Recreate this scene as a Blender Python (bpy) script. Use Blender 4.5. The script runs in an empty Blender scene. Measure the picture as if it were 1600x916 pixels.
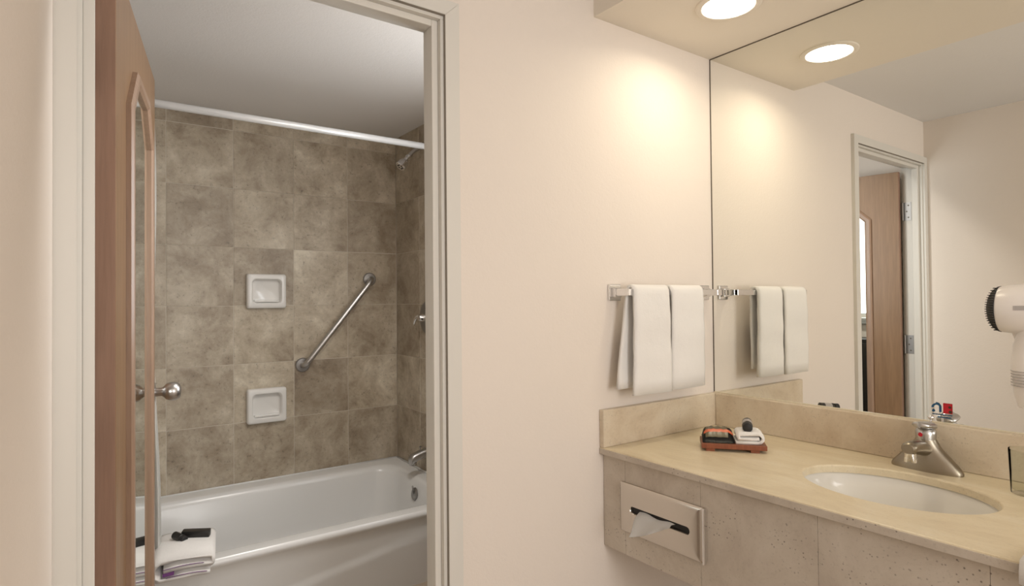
import bpy, bmesh, math, random
from mathutils import Vector, Matrix
R = math.radians
random.seed(7)
scn = bpy.context.scene
C = scn.collection

# ------------------------------------------------------------------ camera
YAW, PITCH, ROLL = R(35.6387), R(.8113), R(-.5219)
CAM = Vector((-1.83936, -1.32672, 1.32))
fw = Vector((math.sin(YAW)*math.cos(PITCH), math.cos(YAW)*math.cos(PITCH), math.sin(PITCH)))
r0 = Vector((math.cos(YAW), -math.sin(YAW), 0)); u0 = r0.cross(fw)
rt = r0*math.cos(ROLL) + u0*math.sin(ROLL); up = -r0*math.sin(ROLL) + u0*math.cos(ROLL)
cd = bpy.data.cameras.new('camera'); cam = bpy.data.objects.new('camera', cd); C.objects.link(cam)
cd.sensor_width = 36; cd.lens = 933.15/1600*36; cd.clip_start = .005; cd.clip_end = 50
cam.matrix_world = Matrix(((rt.x, up.x, -fw.x, CAM.x), (rt.y, up.y, -fw.y, CAM.y), (rt.z, up.z, -fw.z, CAM.z), (0, 0, 0, 1)))
scn.camera = cam

# ------------------------------------------------------------------ world, exposure, large lights
w = bpy.data.worlds.new('world'); scn.world = w; w.use_nodes = True
w.node_tree.nodes['Background'].inputs[0].default_value = (.75, .85, 1, 1)
w.node_tree.nodes['Background'].inputs[1].default_value = .6
vs = scn.view_settings
vs.view_transform = 'Standard'; vs.look = 'None'; vs.gamma = 1; vs.use_curve_mapping = False
vs.exposure = 0.0

def area(name, loc, rot, sx, sy, power, col, spread=180, shape='RECTANGLE'):
    l = bpy.data.lights.new(name, 'AREA'); l.shape = shape; l.size = sx; l.size_y = sy
    l.energy = power; l.color = col; l.spread = R(spread)
    o = bpy.data.objects.new(name, l); C.objects.link(o); o.location = loc; o.rotation_euler = rot
    return o
# daylight from an added hall window, daylight through the bathroom window, added bathroom fill, the soffit downlight
area('added_hall_daylight', (-1.12, -3.227, 1.45), (R(90), 0, 0), 1.0, 1.3, 34, (1, .97, .93))  # added light from behind the camera, brightens the hall walls
area('daylight_bathroom_window', (-.2685, .46, 1.615), (0, R(90), 0), .82, .49, 8, (.96, .98, 1))
area('added_bathroom_fill', (-.92, .34, 2.30), (0, 0, 0), .14, .14, 9.5, (1, .95, .89), 150, 'DISK')  # added fill, hidden from the camera, evens out the bathroom ceiling
area('downlight_lamp', (-.295, -.281, 2.181), (0, 0, 0), .13, .13, 2.0, (1, .87, .64), 160, 'DISK')

# ------------------------------------------------------------------ materials
def mat(name, col=(.8, .8, .8), rough=.5, metal=0, **kw):
    m = bpy.data.materials.new(name); m.use_nodes = True
    b = m.node_tree.nodes['Principled BSDF']
    b.inputs['Base Color'].default_value = (*col, 1); b.inputs['Roughness'].default_value = rough
    b.inputs['Metallic'].default_value = metal
    for k, v in kw.items(): b.inputs[k.replace('_', ' ')].default_value = v
    return m
class NT:
    def __init__(s, m): s.m = m; s.t = m.node_tree; s.b = s.t.nodes['Principled BSDF']
    def n(s, typ, **kw):
        x = s.t.nodes.new(typ)
        for k, v in kw.items():
            if hasattr(x, k): setattr(x, k, v)
            else: x.inputs[k.replace('_', ' ')].default_value = v
        return x
    def l(s, a, ao, b, bi): s.t.links.new(a.outputs[ao], b.inputs[bi])
    def coords(s, scale=(1, 1, 1), rnd=False):
        tc = s.n('ShaderNodeTexCoord'); mp = s.n('ShaderNodeMapping'); mp.inputs['Scale'].default_value = scale
        s.l(tc, 'Object', mp, 'Vector')
        if rnd:
            oi = s.n('ShaderNodeObjectInfo'); mu = s.n('ShaderNodeVectorMath', operation='SCALE')
            mu.inputs[0].default_value = (37, 53, 71)
            s.l(oi, 'Random', mu, 'Scale'); s.l(mu, 0, mp, 'Location'); s.oi = oi
        return mp
    def noise(s, mp, scale, detail=4, rough=.55, dist=0):
        x = s.n('ShaderNodeTexNoise'); x.inputs['Scale'].default_value = scale; x.inputs['Detail'].default_value = detail
        x.inputs['Roughness'].default_value = rough; x.inputs['Distortion'].default_value = dist
        s.l(mp, 0, x, 'Vector'); return x
    def ramp(s, src, out, stops):
        r = s.n('ShaderNodeValToRGB'); e = r.color_ramp.elements
        while len(e) < len(stops): e.new(.5)
        for i, (p, c) in enumerate(stops):
            e[i].position = p; e[i].color = (*c, 1) if len(c) == 3 else c
        s.l(src, out, r, 'Fac'); return r
    def mix(s, a, b, fac, mode='MIX'):
        x = s.n('ShaderNodeMix', data_type='RGBA', blend_type=mode)
        for v, i in ((fac, 0), (a, 6), (b, 7)):
            if isinstance(v, tuple) and hasattr(v[0], 'outputs'): s.t.links.new(v[0].outputs[v[1]], x.inputs[i])
            elif isinstance(v, (int, float)): x.inputs[i].default_value = v
            else: x.inputs[i].default_value = (*v, 1)
        return (x, 2)
    def bump(s, src, out, strength, dist=.001, prev=None):
        x = s.n('ShaderNodeBump'); x.inputs['Strength'].default_value = strength; x.inputs['Distance'].default_value = dist
        s.l(src, out, x, 'Height')
        if prev: s.l(prev, 0, x, 'Normal')
        return x
    def col(s, p): s.t.links.new(p[0].outputs[p[1]], s.b.inputs['Base Color'])
    def nor(s, b): s.l(b, 0, s.b, 'Normal')
g3 = lambda v: (v, v, v)

def m_wall(name, col, bump=.35):
    m = mat(name, col, .75); t = NT(m); mp = t.coords()
    n1 = t.noise(mp, 1.7, 3); a = t.ramp(n1, 0, [(.3, tuple(c*.975 for c in col)), (.7, col)])
    t.col((a, 0))
    n2 = t.noise(mp, 150, 3); n3 = t.noise(mp, 45, 2)
    t.nor(t.bump(n2, 0, bump, .0012, t.bump(n3, 0, bump*.6, .002))); return m
WALL = m_wall('cream_wall_paint', (.80, .725, .655))
CEIL = m_wall('white_ceiling_paint', (.78, .765, .75), .5)
SOFF = m_wall('soffit_paint', (.80, .735, .64), .2)
FRAME = mat('off_white_frame_paint', (.70, .675, .625), .42)
GROUT = mat('pale_grout', (.57, .52, .44), .85)

def m_tile():
    m = mat('travertine_tile', (.4, .35, .3), .42); t = NT(m); mp = t.coords(rnd=True)
    n1 = t.noise(mp, 6.0, 8, .66, .35)
    a = t.ramp(n1, 0, [(.28, (.21, .165, .12)), (.42, (.34, .285, .215)), (.54, (.43, .375, .295)), (.70, (.58, .53, .44))])
    n2 = t.noise(mp, 60, 5, .7); sp = t.ramp(n2, 0, [(.30, g3(.55)), (.42, g3(.96)), (.6, g3(1)), (.72, g3(1.2))])
    c = t.mix((a, 0), (sp, 0), 1.0, 'MULTIPLY')
    # per-tile tone
    rr = t.n('ShaderNodeValToRGB'); e = rr.color_ramp.elements; e[0].color = (.90, .865, .83, 1); e[1].color = (1.27, 1.27, 1.25, 1)
    f = t.n('ShaderNodeMath', operation='FRACT'); mu = t.n('ShaderNodeMath', operation='MULTIPLY'); mu.inputs[1].default_value = 7.31
    t.l(t.oi, 'Random', mu, 0); t.l(mu, 0, f, 0); t.l(f, 0, rr, 'Fac')
    c = t.mix(c, (rr, 0), 1.0, 'MULTIPLY')
    # pits
    v = t.n('ShaderNodeTexVoronoi'); v.inputs['Scale'].default_value = 55; v.inputs['Randomness'].default_value = 1
    nd = t.noise(mp, 14, 3); vm = t.n('ShaderNodeVectorMath', operation='ADD'); t.l(mp, 0, vm, 0); t.l(nd, 'Color', vm, 1); t.l(vm, 0, v, 'Vector')
    pit = t.ramp(v, 'Distance', [(.10, g3(1)), (.2, g3(0))])
    msk = t.noise(mp, 7, 2); mk = t.ramp(msk, 0, [(.53, g3(0)), (.63, g3(1))])
    pm = t.mix((pit, 0), (mk, 0), 1.0, 'MULTIPLY')
    c = t.mix(c, (.10, .08, .06), (pm[0].outputs and pm))
    t.col(c)
    t.nor(t.bump(pm[0], 2, -.6, .002, t.bump(n2, 0, .15, .001)))
    return m
TILE = m_tile()

def m_stone(name, dark, mid, light, pits=.8, rough=.3, streak=(1, 1, 1)):
    m = mat(name, mid, rough); t = NT(m); mp = t.coords(streak)
    n1 = t.noise(mp, 6, 8, .68, .5); a = t.ramp(n1, 0, [(.28, dark), (.5, mid), (.72, light)])
    n2 = t.noise(mp, 130, 3, .7); sp = t.ramp(n2, 0, [(.28, g3(.78)), (.42, g3(1)), (1, g3(1.03))])
    c = t.mix((a, 0), (sp, 0), .7, 'MULTIPLY')
    v = t.n('ShaderNodeTexVoronoi'); v.inputs['Scale'].default_value = 95; t.l(mp, 0, v, 'Vector')
    pit = t.ramp(v, 'Distance', [(.10, g3(1)), (.22, g3(0))])
    mk = t.ramp(t.noise(mp, 7, 3), 0, [(.44, g3(0)), (.58, g3(pits))])
    pm = t.mix((pit, 0), (mk, 0), 1.0, 'MULTIPLY')
    c = t.mix(c, tuple(x*.45 for x in dark), pm); t.col(c)
    t.nor(t.bump(pm[0], 2, -.4, .001)); return m
TOP = m_stone('beige_marble_top', (.64, .53, .36), (.74, .64, .455), (.80, .72, .56), .25, .28, (2.2, .7, 1))
SPLASH = m_stone('beige_marble_splash', (.52, .41, .29), (.64, .54, .41), (.71, .63, .50), .4, .35)
APRON = m_stone('pitted_marble_apron', (.43, .365, .30), (.54, .475, .40), (.62, .56, .485), 1, .4)

def m_wood(name, a, b, rough=.38, scale=1):
    m = mat(name, a, rough); t = NT(m); mp = t.coords((9*scale, 9*scale, .55*scale))
    n = t.noise(mp, 2.2, 6, .6, 1.2); r = t.ramp(n, 0, [(.3, a), (.7, b)])
    n2 = t.noise(mp, 14, 3, .6); s = t.ramp(n2, 0, [(.3, g3(.86)), (.6, g3(1))])
    c = t.mix((r, 0), (s, 0), 1, 'MULTIPLY'); t.col(c); t.nor(t.bump(n2, 0, .08, .001)); return m
DOORW = m_wood('brown_laminate_wood', (.235, .137, .072), (.29, .175, .096))
def m_edge():
    m = m_wood('raw_door_edge_wood', (.26, .145, .095), (.32, .19, .13), .6); t = NT(m)
    c0 = t.b.inputs['Base Color'].links[0].from_socket
    mp = t.coords((1, 1, .22)); v = t.n('ShaderNodeTexVoronoi'); v.inputs['Scale'].default_value = 26; t.l(mp, 0, v, 'Vector')
    k = t.ramp(v, 'Distance', [(.06, g3(1)), (.16, g3(0))]); mk = t.ramp(t.noise(mp, 11, 1), 0, [(.56, g3(0)), (.64, g3(.9))])
    pm = t.mix((k, 0), (mk, 0), 1.0, 'MULTIPLY')
    c = t.mix((c0.node, 2), (.05, .03, .025), pm); t.col(c); return m
EDGEW = m_edge()
TRAYW = m_wood('red_brown_tray_wood', (.20, .055, .025), (.29, .09, .04), .35, 3)
MIRF = m_wood('mirror_frame_wood', (.29, .185, .125), (.345, .23, .16), .3)
CHROME = mat('polished_chrome', (.82, .82, .83), .07, 1)
STEEL = mat('brushed_steel', (.52, .51, .50), .32, 1)
DKSTEEL = mat('dull_steel', (.34, .33, .32), .45, 1)
NICKEL = mat('worn_brass_nickel', (.34, .30, .24), .34, 1)
PLATE = mat('satin_steel_plate', (.62, .58, .53), .24, 1)
RODM = mat('white_aluminium_rod', (.84, .86, .88), .25, .25)
MIRROR = mat('silver_mirror', (.90, .905, .87), .0, 1)
DMIRROR = mat('door_mirror_glass', (.86, .90, .87), .0, 1)
PORC = mat('white_enamel', (.755, .755, .745), .24)
CERAM = mat('white_ceramic', (.80, .79, .765), .15)
BOWL = mat('cream_white_ceramic_bowl', (.80, .775, .715), .14)
BLACK = mat('black_plastic', (.012, .011, .010), .4)
BLACKM = mat('black_matt', (.015, .014, .014), .6)
PLASTIC = mat('white_plastic', (.80, .76, .73), .3)
GREYP = mat('grey_print', (.42, .39, .38), .5)
DARKGAP = mat('dark_gap', (.12, .10, .075), .8)
RED = mat('red_print', (.52, .008, .02), .4)
DRED = mat('dark_print', (.06, .02, .01), .4)
BLUE = mat('blue_print', (.01, .085, .19), .4)
ORANGE = mat('orange_band', (.62, .14, .06), .35)
OLIVE = mat('olive_wrapper', (.12, .10, .055), .3)
WHITEP = mat('white_print', (.8, .78, .72), .5)
PURPLE = mat('purple_stripe', (.18, .06, .22), .8)
def m_cloth(name, col):
    m = mat(name, col, .95, 0, Sheen_Weight=.25); t = NT(m); mp = t.coords()
    n = t.noise(mp, 420, 2, .7); n2 = t.noise(mp, 30, 3)
    t.nor(t.bump(n, 0, .5, .0012, t.bump(n2, 0, .35, .004))); return m
CLOTH = m_cloth('white_terry', (.83, .81, .785))
CURT = mat('white_curtain_vinyl', (.90, .89, .85), .5)
TISSUE = mat('white_tissue', (.88, .87, .85), .9)
def m_thin():
    m = bpy.data.materials.new('clear_thin_glass'); m.use_nodes = True; nt = m.node_tree; nt.nodes.clear()
    o = nt.nodes.new('ShaderNodeOutputMaterial'); tr_ = nt.nodes.new('ShaderNodeBsdfTransparent'); gl = nt.nodes.new('ShaderNodeBsdfGlossy')
    fr = nt.nodes.new('ShaderNodeLayerWeight'); fr.inputs[0].default_value = .06; mx = nt.nodes.new('ShaderNodeMixShader')
    tr_.inputs[0].default_value = (.93, .94, .92, 1); gl.inputs['Roughness'].default_value = .02
    nt.links.new(fr.outputs[0], mx.inputs[0]); nt.links.new(tr_.outputs[0], mx.inputs[1]); nt.links.new(gl.outputs[0], mx.inputs[2]); nt.links.new(mx.outputs[0], o.inputs[0]); return m
THIN = m_thin()
GLASS = mat('clear_glass', (1, 1, 1), .0, 0, Transmission_Weight=1, IOR=1.45)
def m_emit(name, col, s):
    m = bpy.data.materials.new(name); m.use_nodes = True; nt = m.node_tree; nt.nodes.clear()
    e = nt.nodes.new('ShaderNodeEmission'); o = nt.nodes.new('ShaderNodeOutputMaterial')
    e.inputs[0].default_value = (*col, 1); e.inputs[1].default_value = s; nt.links.new(e.outputs[0], o.inputs[0]); return m
LENS = m_emit('lit_lamp_lens', (1, .95, .85), 9)
DAYPANE = m_emit('daylit_frosted_pane', (.78, .93, 1), 1.0)
FLOORM = mat('beige_floor_tile', (.42, .34, .26), .35)
DARKW = mat('dark_cabinet_wood', (.018, .015, .013), .35)

# ------------------------------------------------------------------ helpers
def wloc(o):
    v = Vector((0, 0, 0))
    while o: v += o.location; o = o.parent
    return v
def tag(o, label=None, cat=None, group=None, kind=None):
    for k, v in (('label', label), ('category', cat), ('group', group), ('kind', kind)):
        if v: o[k] = v
    return o
def thing(name, loc, label, cat=None, group=None, kind=None):
    o = bpy.data.objects.new(name, None); C.objects.link(o); o.location = loc; o.empty_display_size = .05
    return tag(o, label, cat, group, kind)
def obj(name, bm, m, parent=None, smooth=False, origin=None):
    """bm holds world coordinates; links it as ONE mesh object"""
    bmesh.ops.recalc_face_normals(bm, faces=bm.faces[:])
    if origin is None:
        if parent: origin = wloc(parent)
        else:
            xs = [v.co for v in bm.verts]
            origin = Vector(((min(c.x for c in xs)+max(c.x for c in xs))/2, (min(c.y for c in xs)+max(c.y for c in xs))/2, min(c.z for c in xs)))
    origin = Vector(origin)
    for v in bm.verts: v.co -= origin
    me = bpy.data.meshes.new(name); bm.to_mesh(me); bm.free(); me.materials.append(m)
    if smooth:
        for p in me.polygons: p.use_smooth = True
        if smooth == 'auto': me.set_sharp_from_angle(angle=R(38))
    o = bpy.data.objects.new(name, me); C.objects.link(o)
    if parent: o.parent = parent; o.location = origin - wloc(parent)
    else: o.location = origin
    return o
B = bmesh.new
def box(bm, x0, x1, y0, y1, z0, z1, bev=0, seg=2, M=None):
    vs = bmesh.ops.create_cube(bm, size=1)['verts']
    bmesh.ops.scale(bm, vec=(abs(x1-x0), abs(y1-y0), abs(z1-z0)), verts=vs)
    bmesh.ops.translate(bm, vec=((x0+x1)/2, (y0+y1)/2, (z0+z1)/2), verts=vs)
    if bev:
        es = list({e for v in vs for e in v.link_edges})
        r = bmesh.ops.bevel(bm, geom=es, offset=bev, segments=seg, affect='EDGES', profile=.5)
        vs = list({v for f in r['faces'] for v in f.verts} | {v for v in vs if v.is_valid})
    if M: bmesh.ops.transform(bm, matrix=M, verts=[v for v in vs if v.is_valid])
    return bm
def loft(bm, loops, cap0=True, cap1=True, closed=True):
    rows = [[bm.verts.new(p) for p in lp] for lp in loops]
    n = len(rows[0])
    for a, b in zip(rows, rows[1:]):
        for i in range(n if closed else n-1):
            j = (i+1) % n
            try: bm.faces.new((a[i], a[j], b[j], b[i]))
            except ValueError: pass
    if cap0: bm.faces.new(rows[0])
    if cap1: bm.faces.new(rows[-1])
    return bm
def frame(d):
    d = Vector(d).normalized(); a = Vector((0, 0, 1)) if abs(d.z) < .9 else Vector((1, 0, 0))
    u = d.cross(a).normalized(); return u, u.cross(d).normalized(), d
def lathe(bm, p, d, prof, n=32, cap0=True, cap1=True):
    """prof: (distance along d, radius)"""
    u, v, d = frame(d); p = Vector(p)
    return loft(bm, [[p+d*h+(u*math.cos(2*math.pi*i/n)+v*math.sin(2*math.pi*i/n))*max(r, 1e-5) for i in range(n)] for h, r in prof], cap0, cap1)
def tube(bm, pts, r, n=16, caps=True):
    pts = [Vector(p) for p in pts]; loops = []; u = None
    for i, p in enumerate(pts):
        d = (pts[min(i+1, len(pts)-1)]-pts[max(i-1, 0)]).normalized()
        if u is None: u = frame(d)[0]
        u = (u-d*u.dot(d)).normalized(); v = d.cross(u)
        rr = r[i] if isinstance(r, (list, tuple)) else r
        loops.append([p+(u*math.cos(2*math.pi*k/n)+v*math.sin(2*math.pi*k/n))*rr for k in range(n)])
    return loft(bm, loops, caps, caps)
def bez(p0, p1, p2, p3, n=12):
    p0, p1, p2, p3 = map(Vector, (p0, p1, p2, p3)); o = []
    for i in range(n+1):
        t = i/n; s = 1-t; o.append(p0*s**3+p1*3*s*s*t+p2*3*s*t*t+p3*t**3)
    return o
def rrect(w, h, r, n=8):
    """rounded rectangle, centred, list of (a, b)"""
    o = []
    for cx, cy, a0 in ((w/2-r, h/2-r, 0), (-w/2+r, h/2-r, 90), (-w/2+r, -h/2+r, 180), (w/2-r, -h/2+r, 270)):
        for k in range(n+1):
            a = R(a0+90*k/n); o.append((cx+r*math.cos(a), cy+r*math.sin(a)))
    return o
def ribbon(bm, path, th, f):
    """sheet of thickness th following a 2-D path; f(a, b, side) -> 3-D for side 0 and 1 (extruded)"""
    n = len(path); P = [Vector(p) for p in path]; L, Rr = [], []
    for i in range(n):
        d = (P[min(i+1, n-1)]-P[max(i-1, 0)]).normalized(); nn = Vector((-d.y, d.x))
        L.append(P[i]+nn*th/2); Rr.append(P[i]-nn*th/2)
    lp = L+Rr[::-1]; return lp

# ------------------------------------------------------------------ dimensions
W, YB, XT = 1.884, 2.02, -.30           # left wall, tiled back wall, tub end wall
ZC, ZCB, ZS, ZB, ZK, ZA = 2.278, 2.315, 2.189, .989, .876, .577
DW, DS = .567, .571                     # counter depth, soffit depth
XJL, XJR, ZJ = -1.842, -1.107, 2.037    # door opening
WT = .085                               # wall thickness at the door
YE = -3.2                               # far end of the hall, behind the camera

def S(name, bm, m, label=None):
    return tag(obj(name, bm, m), label, None, None, 'structure')
# ------------------------------------------------------------------ hall shell
S('floor', box(B(), -W-.1, .1, YE, .1, -.06, 0), FLOORM, 'beige tiled floor of the vanity hall')
b = B(); box(b, -W-.1, XJL-.02, 0, WT, 0, ZC); box(b, XJR+.02, .1, 0, WT, 0, ZC); box(b, XJL-.02, XJR+.02, 0, WT, ZJ+.015, ZC)
S('wall_front', b, WALL, 'cream painted wall with the bathroom doorway')
b = B(); box(b, .006, .106, YE, 0, 0, ZC); S('wall_right', b, WALL, 'cream wall behind the vanity mirror')
b = B(); box(b, -W-.1, -W, YE, 0, 0, ZC); S('wall_left', b, WALL, 'cream wall beside the door casing')
b = B(); box(b, -W-.1, -1.67, YE-.1, YE, 0, ZC); box(b, -.57, .1, YE-.1, YE, 0, ZC); box(b, -1.67, -.57, YE-.1, YE, 0, .75); box(b, -1.67, -.57, YE-.1, YE, 2.15, ZC)
S('wall_back', b, WALL, 'cream wall with an added window at the unseen far end of the hall')
S('ceiling', box(B(), -W-.1, .1, YE-.1, 0, ZC, ZC+.08), CEIL, 'white textured hall ceiling')
S('soffit', box(B(), -DS, .006, YE, 0, ZS, ZC), SOFF, 'lowered cream soffit above the vanity')
wn = thing('added_window_2', (-1.12, YE-.05, .75), 'large added hall window, unseen behind the camera', None, None, 'structure')  # added opening behind the camera, goes with the added hall daylight
for x0, x1, z0, z1 in ((-1.67, -1.62, .75, 2.15), (-.62, -.57, .75, 2.15), (-1.62, -.62, .75, .8), (-1.62, -.62, 2.1, 2.15), (-1.14, -1.10, .8, 2.1)):
    obj('window_frame', box(B(), x0, x1, YE-.08, YE-.03, z0, z1), FRAME, wn)
for x0, x1 in ((-1.62, -1.14), (-1.10, -.62)): obj('pane', box(B(), x0, x1, YE-.058, YE-.052, .8, 2.1), GLASS, wn)

# ------------------------------------------------------------------ bathroom shell
XBL = -W
S('floor_bathroom', box(B(), XBL-.1, XT+.1, WT, YB+.1, -.06, 0), FLOORM, 'beige tiled bathroom floor')
S('ceiling_bathroom', box(B(), XBL-.1, XT+.1, WT, YB+.1, ZCB, ZCB+.08), CEIL, 'white bathroom ceiling')
S('wall_bathroom_left', box(B(), XBL-.1, XBL, WT, YB+.1, 0, ZCB), WALL, 'cream bathroom wall behind the open door')
wb = S('wall_bathroom_back', box(B(), XBL, XT, YB+.0018, YB+.1, 0, ZCB), GROUT, 'travertine tiled wall behind the bathtub')
b = B(); YR = 1.118
box(b, XT+.0018, XT+.1, YR, YB+.1, 0, ZCB)
wr = S('wall_bathroom_right', b, GROUT, 'travertine tiled wall at the tap end of the bathtub')
b = B(); wy0, wy1, wz0, wz1 = .18, .74, 1.17, 2.06
box(b, XT, XT+.1, WT, wy0, 0, ZCB); box(b, XT, XT+.1, wy1, YR, 0, ZCB); box(b, XT, XT+.1, wy0, wy1, 0, wz0); box(b, XT, XT+.1, wy0, wy1, wz1, ZCB)
S('wall_bathroom_window', b, WALL, 'cream bathroom wall holding the frosted window')
wn = thing('window_1', (XT+.03, (wy0+wy1)/2, wz0), 'frosted bathroom window beside the doorway', None, None, 'structure')
for y0, y1, z0, z1 in ((wy0, wy0+.03, wz0, wz1), (wy1-.03, wy1, wz0, wz1), (wy0+.03, wy1-.03, wz0, wz0+.03), (wy0+.03, wy1-.03, wz1-.03, wz1)):
    obj('window_frame', box(B(), XT+.02, XT+.06, y0, y1, z0, z1), FRAME, wn)
obj('window_sill', box(B(), XT-.03, XT+.02, wy0-.02, wy1+.02, wz0-.05, wz0, .004), STEEL, wn)
obj('pane', box(B(), XT+.036, XT+.042, wy0+.03, wy1-.03, wz0+.03, wz1-.03), DAYPANE, wn)

# tiles: each a child of its wall
P = .3035; GAP = .0022
def tile_mesh(w, h):
    b = B(); box(b, -w/2, w/2, -.005, .005, -h/2, h/2, .0013, 1)
    me = bpy.data.meshes.new('tile'); bmesh.ops.recalc_face_normals(b, faces=b.faces[:]); b.to_mesh(b and me); b.free(); me.materials.append(TILE); return me
TM = {}
def tile(wall, c, w, h, rz):
    k = (round(w, 4), round(h, 4))
    if k not in TM: TM[k] = tile_mesh(*k)
    o = bpy.data.objects.new('tile', TM[k]); C.objects.link(o); o.parent = wall
    o.location = Vector(c)-wloc(wall); o.rotation_euler = (random.uniform(-.002, .002), 0, rz+random.uniform(-.002, .002))
zr = [.40-P*1, .40, .40+P, .40+2*P, .40+3*P, .40+4*P, .40+5*P, .40+6*P]
zr = [z for z in zr]+[ZCB]
xr = [XBL, XBL+.072, -.30-4*P, -.30-3*P, -.30-2*P, -.30-P, -.30]
for i in range(len(xr)-1):
    for j in range(1, len(zr)-1):
        x0, x1, z0, z1 = xr[i], xr[i+1], zr[j], zr[j+1]
        if j == 1: z0 -= .06
        dy = random.uniform(-.0006, .0008)
        tile(wb, ((x0+x1)/2, YB+.0055+dy, (z0+z1)/2), x1-x0-GAP, z1-z0-GAP, 0)
yr = [YB, YB-P, YB-2*P, YR]
for i in range(len(yr)-1):
    for j in range(1, len(zr)-1):
        y1, y0, z0, z1 = yr[i], yr[i+1], zr[j], zr[j+1]
        if j == 1: z0 -= .06
        tile(wr, (XT+.0055+random.uniform(-.001, .0006), (y0+y1)/2, (z0+z1)/2), y1-y0-GAP, z1-z0-GAP, R(90))

# ------------------------------------------------------------------ door frame
tr = thing('trim_1', ((XJL+XJR)/2, 0, 0), 'off-white door casing and jambs around the bathroom doorway', None, None, 'structure')
CT = .015; ZT = 2.084; XO = -1.058; XI = -1.098; ZI = 2.046; XLI = -1.850
def cas(pts): return loft(B(), [[(x, 0, z) for x, z in pts], [(x, -CT+.002, z) for x, z in pts], [(x+(.002 if x < sum(p[0] for p in pts)/4 else -.002)*0, -CT, z) for x, z in pts]])
obj('casing', cas([(XO, 0), (XO, ZT), (XI, ZI), (XI, 0)]), FRAME, tr)
obj('casing', cas([(-W, 0), (XLI, 0), (XLI, ZI), (-W, ZI+.034)]), FRAME, tr)
obj('casing', cas([(-W, ZI+.0345), (XLI, ZI+.0005), (XI, ZI+.0005), (XO, ZT+.0005)]), FRAME, tr)
CAULK = mat('grey_caulk', (.30, .27, .23), .8)
obj('caulk_line', box(B(), XI-.0006, XI, -.0143, -.004, 0, ZI), CAULK, tr)
obj('caulk_line', box(B(), XLI, XI-.0006, -.0143, -.004, ZI-.0006, ZI), CAULK, tr)
obj('jamb', box(B(), XJR, XJR+.028, -.0045, WT+.004, 0, ZJ, .0015), FRAME, tr)
obj('jamb', box(B(), XJL-.03, XJL, -.0045, WT+.004, 0, ZJ, .0015), FRAME, tr)
obj('jamb', box(B(), XJL-.03, XJR+.028, -.0045, WT+.004, ZJ, ZJ+.02, .0015), FRAME, tr)
obj('stop', box(B(), XJR-.017, XJR, .010, .040, 0, ZJ, .002), FRAME, tr)
obj('stop', box(B(), XJL, XJL+.019, .010, .040, 0, ZJ, .002), FRAME, tr)
obj('stop', box(B(), XJL+.019, XJR-.017, .010, .040, ZJ-.017, ZJ, .002), FRAME, tr)
for x0, x1 in ((XJR+.005, -1.05), (-W, XJL-.004)): obj('casing', box(B(), x0, x1, WT, WT+.013, 0, ZT, .003), FRAME, tr)
obj('casing', box(B(), XJL-.004, XJR+.005, WT, WT+.013, ZJ+.003, ZT, .003), FRAME, tr)

# ------------------------------------------------------------------ door (opened 80 degrees into the bathroom)
PIN = Vector((XJL+.009, WT+.008, 0)); DA = R(80)
DM = Matrix.Translation(PIN) @ Matrix.Rotation(DA, 4, 'Z')
dr = thing('door_1', (PIN.x, PIN.y, 0), 'brown wood-grain bathroom door standing open with a mirror on it', None, None, 'structure')
DWD, DT, DH = .727, .037, 2.012
def dobj(name, bm, m, parent=None, smooth=False):
    bmesh.ops.transform(bm, matrix=DM, verts=bm.verts[:]); return obj(name, bm, m, parent or dr, smooth)
dobj('door_panel', box(B(), .006, DWD, -DT-.008, -.008, .012, DH, .0012, 1), DOORW)
dobj('door_edge', box(B(), .004, .006, -DT-.007, -.009, .012, DH), EDGEW)
# clipped-corner mirror: frame of mitred bars
F = -DT-.008                      # hall-side face of the slab
ms0, ms1, mz0, mz1, ch = .138, .562, .30, 1.868, .105
def octo(i):
    k = i*.414
    return [(ms0+i, mz0+i), (ms1-i, mz0+i), (ms1-i, mz1-ch-k), (ms1-ch-k, mz1-i), (ms0+ch+k, mz1-i), (ms0+i, mz1-ch-k)]
o_, i_ = octo(0), octo(.032)
for k in range(6):
    a, c = o_[k], o_[(k+1) % 6]; d, e = i_[k], i_[(k+1) % 6]
    b = B(); lo = [(p[0], F, p[1]) for p in (a, c, e, d)]
    mid = [(p[0], F-.010, p[1]) for p in (a, c, e, d)]
    q = .25
    tp = [(a[0]*(1-q)+d[0]*q, F-.015, a[1]*(1-q)+d[1]*q), (c[0]*(1-q)+e[0]*q, F-.015, c[1]*(1-q)+e[1]*q),
          (c[0]*q+e[0]*(1-q), F-.015, c[1]*q+e[1]*(1-q)), (a[0]*q+d[0]*(1-q), F-.015, a[1]*q+d[1]*(1-q))]
    loft(b, [lo, mid, tp]); dobj('mirror_frame', b, MIRF)
b = B(); g = octo(.028); loft(b, [[(p[0], F, p[1]) for p in g], [(p[0], F-.004, p[1]) for p in g]])
mg = dobj('mirror_glass', b, DMIRROR); mg['label'] = 'clipped-corner mirror glass on the door'
for s, off in ((-1, F), (1, -.008)):
    b = B(); kx, kz = DWD-.095, 1.064
    lathe(b, (kx, off, kz), (0, s, 0), [(0, .034), (.004, .034), (.009, .028), (.010, .014)], 36)
    ro = dobj('knob_rose', b, STEEL, None, 'auto')
    b = B(); lathe(b, (kx, off, kz), (0, s, 0), [(.008, .013), (.026, .012), (.032, .016), (.037, .0225), (.046, .0265), (.056, .0275), (.066, .0255), (.073, .019), (.076, .010), (.0765, .001)], 36)
    dobj('knob', b, STEEL, ro, 'auto')
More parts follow.
